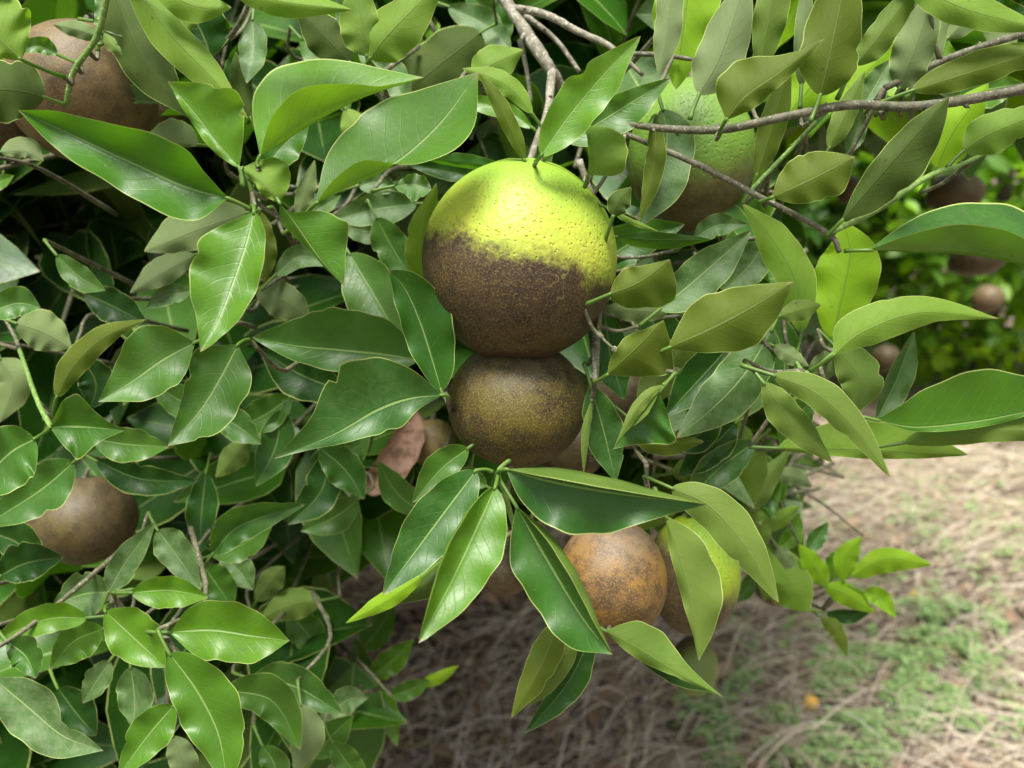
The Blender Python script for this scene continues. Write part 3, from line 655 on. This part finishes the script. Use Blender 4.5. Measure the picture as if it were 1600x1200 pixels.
# ------------------------------------------------------------------ the tree
tree = bpy.data.objects.new("orange_tree", None); tree.location = (-.75, 1.05, 0); C.objects.link(tree)
tag(tree, "large orange tree in the foreground filling the left and top with glossy leaves", "orange tree")
TO = Vector(tree.location)
def tree_part(name, mb, mat, parent=None, origin=None, smooth=True):
    org = Vector(origin) if origin is not None else TO
    o = link(name, mb.mesh(name, org, smooth), mat, parent or tree)
    par_org = TO if parent is None or parent is tree else parent['_o'] if False else PORG[parent.name]
    o.location = org - par_org; PORG[o.name] = org; return o
PORG = {}
BR = []
def branch(name, mat, rads, *pts, label=None, sides=9, rough=.2):
    if mat is not BARK: rough = .08
    mb = MB(); w = [P(*p[:2], p[2] / 100) for p in pts]
    tube(mb, w, [r / 1000 for r in rads], sides, (len(pts) - 1) * 8, rough)
    # leaf scars and buds
    r = random.Random(len(BR)); path = spline(w, 60)
    for k in range(int((w[0] - w[-1]).length / .035)):
        i = r.randint(3, 57); q = path[i]; a = (path[i + 1] - path[i - 1]).normalized(); b = (a.orthogonal()).normalized()
        b.rotate(Matrix.Rotation(r.uniform(0, 6.28), 3, a)); rr = spline([x / 1000 for x in rads], 60)[i]
        tube(mb, [q + b * rr * .6, q + b * rr * 1.25 + a * rr * .3, q + b * rr * 1.6 + a * rr * .8], [rr * .55, rr * .45, rr * .12], 6, 4)
    o = tree_part(name, mb, mat, None, w[0])
    if label: o['label'] = label
    BR.append((o, path)); return o
branch("branch", BARK, [4.2, 3.4, 3.3, 3.0, 2.2], (765,-40,40), (792,5,39.5), (828,60,38.5), (858,105,38), (888,152,39), label="grey knotty branch coming down from the top edge")
branch("twig", BARK, [2.4, 1.8, 1.5, 1.6, 1.8], (862,112,38), (856,170,36), (840,215,35), (829,250,34.4), (822,262,34.2), label="thin grey twig the big two tone orange hangs from")
branch("branch", BARK, [2.2, 1.9, 1.7, 1.4, .9], (792,12,39.5), (850,22,38), (905,50,37), (952,72,36), (1005,118,36), label="pale grey side branch running right near the top edge")
branch("twig", TWIG, [1.2, 1.1, .9], (985,84,36), (1035,86,35), (1082,93,34.5))
branch("twig", BARK, [1.6, 1.3, 1.2], (820,24,40), (868,62,40), (905,112,40))
branch("twig", BARK, [1.4, 1.2, 1.0], (812,62,40), (822,105,40), (830,160,40))
branch("branch", TWIG, [1.2, 1.5, 1.7, 1.75, 1.85, 2.0, 2.3], (955,190,32), (1040,201,31), (1130,202,30.8), (1230,182,30.6), (1330,164,30.6), (1450,165,30.8), (1660,128,31), label="long straight grey green branch crossing the upper right")
branch("branch", TWIG, [1.1, 1.2, 1.3, 1.2, 1.1, 1.0], (955,200,33), (1012,224,32.6), (1090,257,32), (1180,304,31), (1290,362,30.5), (1312,394,30.6), label="thin green branch sloping down to the right past the green orange")
branch("twig", GREEN, [.8, .9, .9, .8], (1275,190,32), (1232,236,32), (1182,288,31.4), (1160,318,31.6))
branch("twig", GREEN, [1.1, 1.3, 1.2, 1.0, .9], (1292,366,30.6), (1370,328,31), (1450,276,32), (1500,258,33.5), (1575,222,35), label="young bright green shoot on the right")
branch("twig", TWIG, [1.4, 1.5, 1.8], (1382,138,33), (1490,88,33), (1640,40,34))
branch("branch", BARK, [1.7, 1.7, 1.6, 1.4], (905,250,37), (925,330,37), (932,540,36), (926,660,36), label="upright grey branch just right of the two centre oranges")
branch("twig", TWIG, [1.3, 1.2, 1.1, 1.2], (924,520,35), (930,590,33), (924,640,34), (924,720,35))
branch("twig", TWIG, [.7, .6, .5], (932,508,34), (943,530,32), (958,544,31))
branch("twig", GREEN, [1.0, 1.0, 1.1], (800,716,34.5), (779,738,31.2), (790,775,31.5), (805,830,33))
branch("branch", TWIG, [1.9, 1.7, 1.5, 1.2], (1020,712,41), (1090,712,41), (1180,700,42), (1330,708,43))
branch("twig", TWIG, [1.2, 1.0, .9], (1010,725,36), (1012,760,36), (1030,810,34))
branch("twig", GREEN, [1.0, 1.0, .9], (392,345,32), (394,300,30.5), (377,262,30.5))
branch("twig", GREEN, [1.3, 1.3, 1.2, 1.1], (172,-30,32), (152,55,33), (115,112,33.5), (103,164,34), label="green twig in front of the big brown orange at top left")
branch("twig", GREEN, [1.0, 1.1, 1.2], (30,545,37), (58,625,36), (80,668,34.5))
branch("twig", TWIG, [1.0, 1.0, .9], (690,560,36), (698,622,33), (706,650,36))
branch("twig", TWIG, [1.0, 1.2, 1.4], (1290,955,52), (1255,930,52), (1190,820,50))
branch("twig", TWIG, [1.0, 1.1], (575,1062,56), (500,1000,58), )
branch("twig", GREEN, [.8, .9, .9], (1240,560,33), (1262,582,32), (1305,550,32.5))
branch("twig", TWIG, [1.0, 1.2, 1.3], (400,-30,36), (372,40,37), (330,90,39))
branch("twig", BARK, [1.2, 1.3, 1.4], (175,930,38), (220,980,40), (262,1000,38))

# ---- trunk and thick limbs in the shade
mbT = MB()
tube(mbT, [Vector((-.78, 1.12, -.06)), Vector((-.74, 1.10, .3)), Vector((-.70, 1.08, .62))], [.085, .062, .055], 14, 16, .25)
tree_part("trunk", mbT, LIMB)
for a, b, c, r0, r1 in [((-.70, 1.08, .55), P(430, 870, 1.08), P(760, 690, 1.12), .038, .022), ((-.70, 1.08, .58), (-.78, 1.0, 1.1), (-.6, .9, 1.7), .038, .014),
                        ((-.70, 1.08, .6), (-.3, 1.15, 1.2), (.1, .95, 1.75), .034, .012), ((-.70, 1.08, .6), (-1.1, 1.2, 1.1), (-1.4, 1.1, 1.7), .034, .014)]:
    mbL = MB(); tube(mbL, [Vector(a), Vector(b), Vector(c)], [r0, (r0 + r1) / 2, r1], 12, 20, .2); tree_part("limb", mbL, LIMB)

# ---- twigs that carry leaves whose stalk would otherwise end in the air
mbt = MB(); r = random.Random(3)
for e in BASES:
    best = min((min((q - e).length for q in path), k) for k, (o, path) in enumerate(BR))
    if .006 < best[0] < .045:
        path = BR[best[1]][1]; q = min(path, key=lambda z: (z - e).length)
        tube(mbt, [e, (e + q) / 2 + Vector((0, .002, -.003)), q], [.0010, .0009, .0012], 6, 8)
    elif best[0] >= .045:
        fw = (P(800, 600, 1) - P(800, 600, 0)).normalized()
        b1 = e + fw * .03 + Vector((r.uniform(-.012, .012), 0, r.uniform(-.015, .02))); b2 = b1 + fw * .06 + Vector((r.uniform(-.03, .03), 0, r.uniform(-.02, .04)))
        if proj(e)[0] > 1000 and proj(e)[1] > 560: b1 = e + fw * .012 + Vector((-.012, 0, .004)); b2 = b1 + fw * .01 + Vector((-.02, 0, .008))
        tube(mbt, [e, b1, b2], [.0009, .0012, .0016], 6, 8)
# ---- leaves traced one by one, the 100 largest are parts of their own
LEAVES.sort(key=lambda t: -t[0])
rest = MB()
LAB = {'y': "young translucent yellow green leaf", 'o': "olive coloured underside of an older leaf", 'd': "dusty grey speckled leaf", 'Y': "yellowing brown banded leaf behind the big orange", 'p': "pale grey green leaf", 'k': "dark shaded leaf"}
for i, (size, mb, org, style, face, e, lab) in enumerate(LEAVES):
    if i < 100:
        k = min((min((q - e).length for q in path), k) for k, (o, path) in enumerate(BR))
        par = BR[k[1]][0] if k[0] < .09 else None
        o = tree_part("leaf", mb, LEAF, par, org)
        if style in LAB: o['label'] = LAB[style]
    else: rest.add([Vector(v) for v in mb.v], mb.f, mb.uv, mb.ti[0])

# ---- the rest of the crown
def inside(x, y, poly):
    c = False; j = len(poly) - 1
    for i in range(len(poly)):
        xi, yi = poly[i]; xj, yj = poly[j]
        if (yi > y) != (yj > y) and x < (xj - xi) * (y - yi) / (yj - yi) + xi: c = not c
        j = i
    return c
CLEAR = [(455, 850), (560, 830), (640, 800), (760, 790), (1010, 720), (1190, 690), (1700, 640), (2500, 600), (2500, 2000), (620, 2000), (520, 1250), (560, 1120), (540, 1010), (470, 900)]
RIGHTBG = [(1200, 215), (1420, 200), (1700, 190), (2400, 100), (2400, 800), (1180, 800), (1180, 520), (1240, 420)]
def rdir(r, down=.35):
    d = Vector((r.gauss(0, 1), r.gauss(0, 1), r.gauss(0, .8) - down)); return d.normalized()
r = random.Random(21); cnt = 0
def fill(n, xr, yr, dr, styles, L=(.07, .11), avoid=(CLEAR, RIGHTBG), mbx=None):
    global cnt
    mbx = mbx if mbx is not None else rest
    for k in range(n):
        # shoots of four to seven leaves
        x, y = r.uniform(*xr), r.uniform(*yr); d = r.uniform(*dr)
        if any(inside(x, y, a) for a in avoid): continue
        c = P(x, y, d)
        if c.z < .12: continue
        ax = rdir(r, .1); m = r.randint(4, 7); ln = r.uniform(.06, .12)
        c0 = cnt
        for j in range(m):
            b = c + ax * ln * (j / m); side = ax.cross(Vector((0, 0, 1))).normalized()
            an = j * 2.4 + r.uniform(-.4, .4); up = side.cross(ax).normalized()
            dv = (ax * .5 + side * math.cos(an) + up * math.sin(an) * .8 + Vector((0, 0, -.25))).normalized()
            q = proj(b + dv * .05)
            if q is None or any(inside(q[0], q[1], a) for a in avoid): continue
            if -120 < q[0] < 1720 and -120 < q[1] < 1320 and q[2] < .46: continue
            nrm = (Vector((r.gauss(0, .45), -.45 + r.gauss(0, .45), .8 + r.gauss(0, .3)))).normalized()
            if r.random() < .12: nrm = -nrm
            LL = r.uniform(*L)
            leafW(mbx, b, dv, nrm, LL, LL * r.uniform(.42, .56), r.uniform(.1, .55), r.uniform(-.1, .9), tint_of(r.choice(styles), r)); cnt += 1
        if cnt > c0: tube(mbt, [c - ax * ln * .3, c + ax * ln * .4 + Vector((0, 0, .004)), c + ax * ln * (m - 1) / m], [.0017, .0013, .0008], 5, 6)
DARK = [(0, 235), (120, 225), (260, 320), (150, 400), (20, 390)]; DARK2 = [(400, 30), (640, 60), (600, 140), (560, 260), (430, 300), (380, 150)]
fill(250, (-260, 700), (-160, 1330), (.54, .84), 'nnkkkk', L=(.08, .12), avoid=(CLEAR, RIGHTBG, DARK))  # mostly the darkened style: inner crown shade is put into leaf colour
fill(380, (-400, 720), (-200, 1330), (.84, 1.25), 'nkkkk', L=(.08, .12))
fill(700, (-1300, 1500), (-1500, -140), (.55, 1.5), 'nnnk')
fill(150, (-1200, -250), (-200, 1300), (.5, 1.3), 'nnnk')
fill(120, (640, 1260), (-220, 240), (.50, .80), 'nngdp')
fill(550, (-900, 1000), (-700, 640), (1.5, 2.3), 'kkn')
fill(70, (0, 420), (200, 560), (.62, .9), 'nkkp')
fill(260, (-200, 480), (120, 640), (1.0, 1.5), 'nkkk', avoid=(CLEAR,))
fill(160, (640, 1300), (-260, 330), (.80, 1.3), 'nnkkd')
fill(130, (860, 1250), (300, 720), (.47, .75), 'nnkdp')
fill(50, (560, 800), (600, 800), (.55, .95), 'nnk')
fill(60, (1200, 1700), (-200, 150), (.45, .75), 'nngyp')
fill(90, (1150, 1800), (-300, 160), (.75, 1.3), 'nnkg')
fill(45, (1120, 1260), (640, 780), (.5, .8), 'nggd', L=(.045, .07), avoid=([(1260, 0), (3000, 0), (3000, 3000), (1260, 3000)],))
for k in range(50):      # bare dark twigs inside the crown
    x, y, d = r.uniform(-100, 760), r.uniform(-60, 1100), r.uniform(.55, 1.1)
    if inside(x, y, CLEAR): continue
    a = P(x, y, d); dv = Vector((r.gauss(0, .5), r.gauss(0, .5), 1)).normalized() * r.uniform(.08, .3)
    tube(mbt, [a, a + dv * .5 + Vector((r.uniform(-.02, .02), 0, 0)), a + dv], [.0028, .002, .0013], 6, 10)
o = tree_part("foliage", rest, LEAF); tag(o, kind='stuff')
o = tree_part("fine_twigs", mbt, bark_material("fine_twig_bark", (0.07, 0.075, 0.035), (0.17, 0.16, 0.10), 150)); tag(o, kind='stuff')

# ------------------------------------------------------------------ neighbouring trees
def far_tree(x, y, rx, ry, h, z0, nleaf, label, seed, styles='nnngy', size=(.07, .10)):
    r = random.Random(seed)
    t = bpy.data.objects.new("orange_tree", None); t.location = (x, y, 0); C.objects.link(t); tag(t, label, "orange tree", "other orange trees of the orchard")
    mb = MB(); tube(mb, [Vector((0, 0, -.06)), Vector((.03, .02, .3)), Vector((-.02, 0, z0 + h * .45))], [.07, .055, .03], 10, 14, .25); link("trunk", mb.mesh("trunk"), LIMB, t)
    for k in range(5):
        a = k * 1.26 + r.uniform(-.3, .3); mb = MB(); e = Vector((math.cos(a) * rx * .7, math.sin(a) * ry * .7, z0 + h * r.uniform(.45, .8)))
        tube(mb, [Vector((0, 0, .35)), e * .5 + Vector((0, 0, .2)), e], [.035, .022, .008], 8, 12, .2); link("limb", mb.mesh("limb"), LIMB, t)
    mb = MB(); cz = z0 + h / 2
    for k in range(nleaf // 6):
        while True:
            v = Vector((r.uniform(-1, 1), r.uniform(-1, 1), r.uniform(-1, 1)))
            if .45 < v.length < 1 + .18 * noise.noise(v * 2.4 + Vector((seed, 0, 0))): break
        c = Vector((v.x * rx, v.y * ry, cz + v.z * h / 2))
        st = r.choice(styles)
        for j in range(6):
            b = c + Vector((r.gauss(0, .03), r.gauss(0, .03), r.gauss(0, .03))); dv = (Vector((v.x, v.y, -.2)) * .6 + rdir(r, .2)).normalized()
            nrm = (Vector((v.x * .6, v.y * .6, .8)) + Vector((r.gauss(0, .35), r.gauss(0, .35), r.gauss(0, .3)))).normalized(); L = r.uniform(*size)
            leafW(mb, b, dv, nrm, L, L * .5, .3, r.uniform(0, .7), tint_of(st, r), 3, 1)
    tag(link("crown", mb.mesh("crown"), LEAF, t), kind='stuff')
far_tree(2.25, 3.6, 1.25, 1.05, 2.4, .02, 16000, "bright leafy orange tree standing behind on the right edge", 1, 'gggyyy')  # lighter leaf styles put the open-sky brightness into this crown's colour
far_tree(.95, 3.7, .95, .8, 2.3, .05, 9000, "shaded orange tree behind, seen in gaps just left of the bright right one", 2, 'nng')
far_tree(-1.0, 3.4, 1.3, 1.1, 2.5, .45, 8000, "dark orange tree hidden behind the foliage on the left", 3, 'nnk')
far_tree(4.6, 5.4, 1.5, 1.3, 2.9, .3, 7000, "orange tree far behind on the right beyond the straw", 4, 'nng')
far_tree(.4, 7.0, 1.6, 1.4, 3.0, .3, 6000, "orange tree far behind the middle of the orchard row", 5, 'nnk')
far_tree(-3.2, 5.6, 1.8, 1.5, 3.2, .2, 6000, "orange tree far behind at the left end of the row", 6, 'nnk')
far_tree(2.9, 8.5, 2.0, 1.6, 3.3, .2, 6000, "orange tree in the farthest row behind the bright one", 7, 'nnk')

# ------------------------------------------------------------------ fruit
def fruit(x, y, d, rx, ry, label, mat_kw, n=(0, 0, 1), off=.1, stem=True, group=None, name='orange', res=56, tilt=(0, 0), loc=None, rad=None, cat='orange'):
    c = P(x, y, d / 100) if loc is None else Vector(loc); a = rx / F * d / 100 if rad is None else rad; b = (ry / F * d / 100) if rad is None else rad * .96
    kw = dict(mat_kw)
    nw = CR @ Vector(n)                       # n: right, up, towards the viewer
    M = orange_material("skin_" + str(len(bpy.data.materials)), (a + b) / 2, n=nw, off=off, seed=len(bpy.data.materials) * .37, **kw)
    root = bpy.data.objects.new(name, None); C.objects.link(root); root.location = c; tag(root, label, cat, group)
    mb = MB(); nu, nv = res, int(res * .7); vs = []; fs = []; sd = len(bpy.data.materials)
    upv = (CR @ Vector((tilt[0], 1, tilt[1]))).normalized(); q = Vector((0, 0, 1)).rotation_difference(upv)
    for j in range(nv + 1):
        th = math.pi * j / nv
        for i in range(nu):
            ph = 2 * math.pi * i / nu; e = Vector((math.sin(th) * math.cos(ph), math.sin(th) * math.sin(ph), math.cos(th)))
            s = 1 + .018 * noise.noise(e * 1.4 + Vector((sd, 0, 0))) - .05 * math.exp(-(th / .16) ** 2) + .006 * math.cos(9 * ph) * math.exp(-((th - .3) / .2) ** 2) - .02 * math.exp(-((math.pi - th) / .14) ** 2)
            s += .012 * math.exp(-(((math.pi - th) - .33) / .06) ** 2)
            vs.append(q @ Vector((e.x * a * s, e.y * a * s, e.z * b * s)))
    for j in range(nv):
        for i in range(nu): i2 = (i + 1) % nu; fs.append((j * nu + i, (j + 1) * nu + i, (j + 1) * nu + i2, j * nu + i2))
    mb.add(vs, fs); link("peel", mb.mesh("peel"), M, root)
    if stem:
        mb = MB(); t = q @ Vector((0, 0, b * .95))
        tube(mb, [t * .97, t * 1.03, t * 1.2 + Vector((.001, .002, 0))], [.0028, .0017, .0014], 8, 8, .3)
        for k in range(5):
            an = k * 1.2566; dd = q @ Vector((math.cos(an), math.sin(an), 0)); s2 = q @ Vector((-math.sin(an), math.cos(an), 0)); o_ = q @ Vector((0, 0, b * .965))
            mb.add([o_, o_ + dd * .0025 + s2 * .0018 + t * .01, o_ + dd * .0050 + t * .005, o_ + dd * .0025 - s2 * .0018 + t * .01], [(0, 1, 2, 3)])
        link("stem", mb.mesh("stem"), TWIG, root)
    return root
RUS = dict(fleck=.5, dark=(0.019, 0.011, 0.006), light=(0.22, 0.15, 0.055), mott=(0.060, 0.045, 0.006), mamt=.6, soft=.13)
BRN = dict(dark=(0.035, 0.024, 0.010), light=(0.17, 0.125, 0.05), mott=(0.11, 0.09, 0.014), mamt=.3, bloom=.1, fleck=.6, pores=.3)
fruit(812, 409, 34.2, 151, 157, "big two tone orange with lime yellow top and dark brown lower half in the centre", dict(RUS, bloom=.05, scar=tuple(CR @ Vector((.021, -.010, .036)))), n=(.27, .95, .13), off=.06, tilt=(.06, -.1), res=96, stem=False)
fruit(808, 630, 35.8, 109, 99, "dark russet orange wedged directly under the big two tone orange", dict(dark=(0.020, 0.012, 0.005), light=(0.20, 0.155, 0.03), mott=(0.085, 0.068, 0.004), mamt=.8, bloom=.3, fleck=.6, cap=(.3, .3, .02), soft=.1), off=2.5, tilt=(0, .2), res=80)
fruit(956, 905, 35.5, 85, 95, "brown orange with rusty orange patches below the wide dark leaf", dict(dark=(0.065, 0.038, 0.018), light=(0.30, 0.18, 0.05), mott=(0.27, 0.13, 0.008), mamt=.8, bloom=.5, fleck=.6, soft=.1), off=2.5, res=64)
fruit(1083, 897, 40, 72, 93, "yellow green and brown orange partly hidden behind the pale hanging leaf", dict(BRN, cap=(.30, .40, .012), soft=.3, cap2=(.17, .31, .03)), n=(.6, .7, .2), off=.3)
fruit(1079, 243, 42, 97, 118, "large green orange behind the straight branch at upper right", dict(BRN, cap=(.11, .22, .02), cap2=(.15, .27, .04), dark=(.05, .04, .012), soft=.4), n=(-.1, .9, .3), off=-.15)
fruit(130, 146, 39, 108, 106, "big dull brown orange behind the twig in the upper left corner", dict(BRN, dark=(.075, .047, .019), light=(.20, .14, .055)), off=2.5)
fruit(-8, 190, 42, 58, 50, "brown orange cut by the left edge below the corner orange", BRN, off=2.5)
fruit(242, 168, 46, 52, 54, "dark brown orange in shade right of the corner orange", BRN, off=2.5)
fruit(133, 812, 47, 76, 68, "single brown orange hanging low on the left under its stalk", dict(BRN, dark=(.045, .032, .014)), off=2.5)
fruit(1085, 1040, 68, 36, 46, "small blurred green orange hanging lowest near the straw", dict(BRN, cap=(.14, .20, .03), cap2=(.14,.20,.04), soft=.4), n=(.2, -.6, .6), off=-.2)
fruit(790, 893, 43, 38, 38, "small brown orange peeping between the drooping leaves below centre", BRN, off=2.5)
fruit(676, 692, 52, 38, 38, "tan brown orange seen left of the lower centre orange", dict(BRN, dark=(.12, .09, .03)), off=2.5)
fruit(592, 708, 56, 48, 48, "shaded brown orange beside the curled dead leaf", BRN, off=2.5)
fruit(975, 632, 44, 60, 70, "brown orange in shade behind the folded leaves right of centre", BRN, off=2.5)
fruit(895, 700, 47, 50, 50, "very dark orange just right of and behind the lower centre orange", BRN, off=2.5)
fruit(1212, 905, 62, 38, 40, "brown orange at the stalk of the bright young sprig", BRN, off=2.5)
fruit(1328, 297, 130, 20, 22, "blurred brown orange in the gap under the long branch", BRN, off=2.5, res=24)
fruit(1492, 303, 125, 42, 32, "blurred brown orange above the cupped leaf at right edge", BRN, off=2.5, res=24)
fruit(1525, 408, 125, 40, 24, "blurred brown orange just under the cupped leaf at right edge", BRN, off=2.5, res=24)
fruit(1544, 467, 215, 23, 22, "round brown orange standing out against the bright tree", dict(BRN, dark=(.085, .055, .028)), off=2.5, res=24)
fruit(1384, 560, 190, 22, 22, "brown orange in dark foliage under the long curved leaf", BRN, off=2.5, res=20)
for px, py, rad, lab in ((1266, 1098, .017, "small bright orange fallen fruit lying in the straw beside weeds"), (1430, 933, .016, "tiny fallen yellow orange fruit farther off in the straw")):
    g0 = on_ground(px, py, .015)
    fruit(0, 0, 0, 0, 0, lab, dict(cap=(.75, .36, .02), cap2=(.75, .42, .05), soft=.1, speck=0), off=-3, stem=False, loc=g0, rad=rad, res=20, name='fallen_orange', cat='fallen fruit')

# ------------------------------------------------------------------ curled dead leaf
def dead_leaf(pts, d, wd, label):
    mb = MB(); path = spline([P(x, y, d / 100) for x, y in pts], 20); fw = (P(800, 600, 1) - P(800, 600, 0)).normalized(); vs = []; fs = []
    for i, p in enumerate(path):
        t = (path[min(i + 1, 20)] - path[max(i - 1, 0)]).normalized(); s = t.cross(fw).normalized(); wv = wd * (.12 + prof(i / 20))
        for k in range(-4, 5):
            an = k / 4 * 1.5; vs.append(p + s * wv * math.sin(an) - fw * wv * (1 - math.cos(an)) * .7 + s * .0006 * math.sin(i * 2.1 + k))
    for i in range(20):
        for k in range(8): a = i * 9 + k; fs.append((a, a + 1, a + 10, a + 9))
    mb.add(vs, fs)
    g = NG("dry_leaf"); tc = g.n("ShaderNodeTexCoord").outputs['Object']
    g.put(g.b.inputs['Base Color'], g.mix(g.ramp(g.noise(tc, 120, 4), .4, .65), (0.34, 0.21, 0.15), (0.17, 0.10, 0.06))); g.b.inputs['Roughness'].default_value = .8
    g.put(g.b.inputs['Normal'], g.bump(g.noise(tc, 260, 4), .8, .001))
    o = link("dead_leaf", mb.mesh("dead_leaf", path[0]), g.m); o.location = path[0]; tag(o, label, "dead leaf")
dead_leaf([(650, 640), (642, 680), (620, 720), (588, 755), (565, 762)], 50, .010, "curled pinkish brown dead leaf hanging in the gap left of centre")

# a long dry stalk leaning out of the straw
mb = MB(); a = on_ground(1590, 815, .01); b = on_ground(1468, 728, .10); tube(mb, [a, (a + b) / 2 + Vector((0, 0, .01)), b], [.0022, .002, .0012], 6, 12)
g = NG("stalk"); g.b.inputs['Base Color'].default_value = (.5, .4, .26, 1); g.b.inputs['Roughness'].default_value = .7
o = link("dry_stalk", mb.mesh("dry_stalk", a), g.m); o.location = a; tag(o, "long pale dry stalk slanting over the straw at the right edge", "dry stalk")
print("fill leaves", cnt, "traced", len(LEAVES))
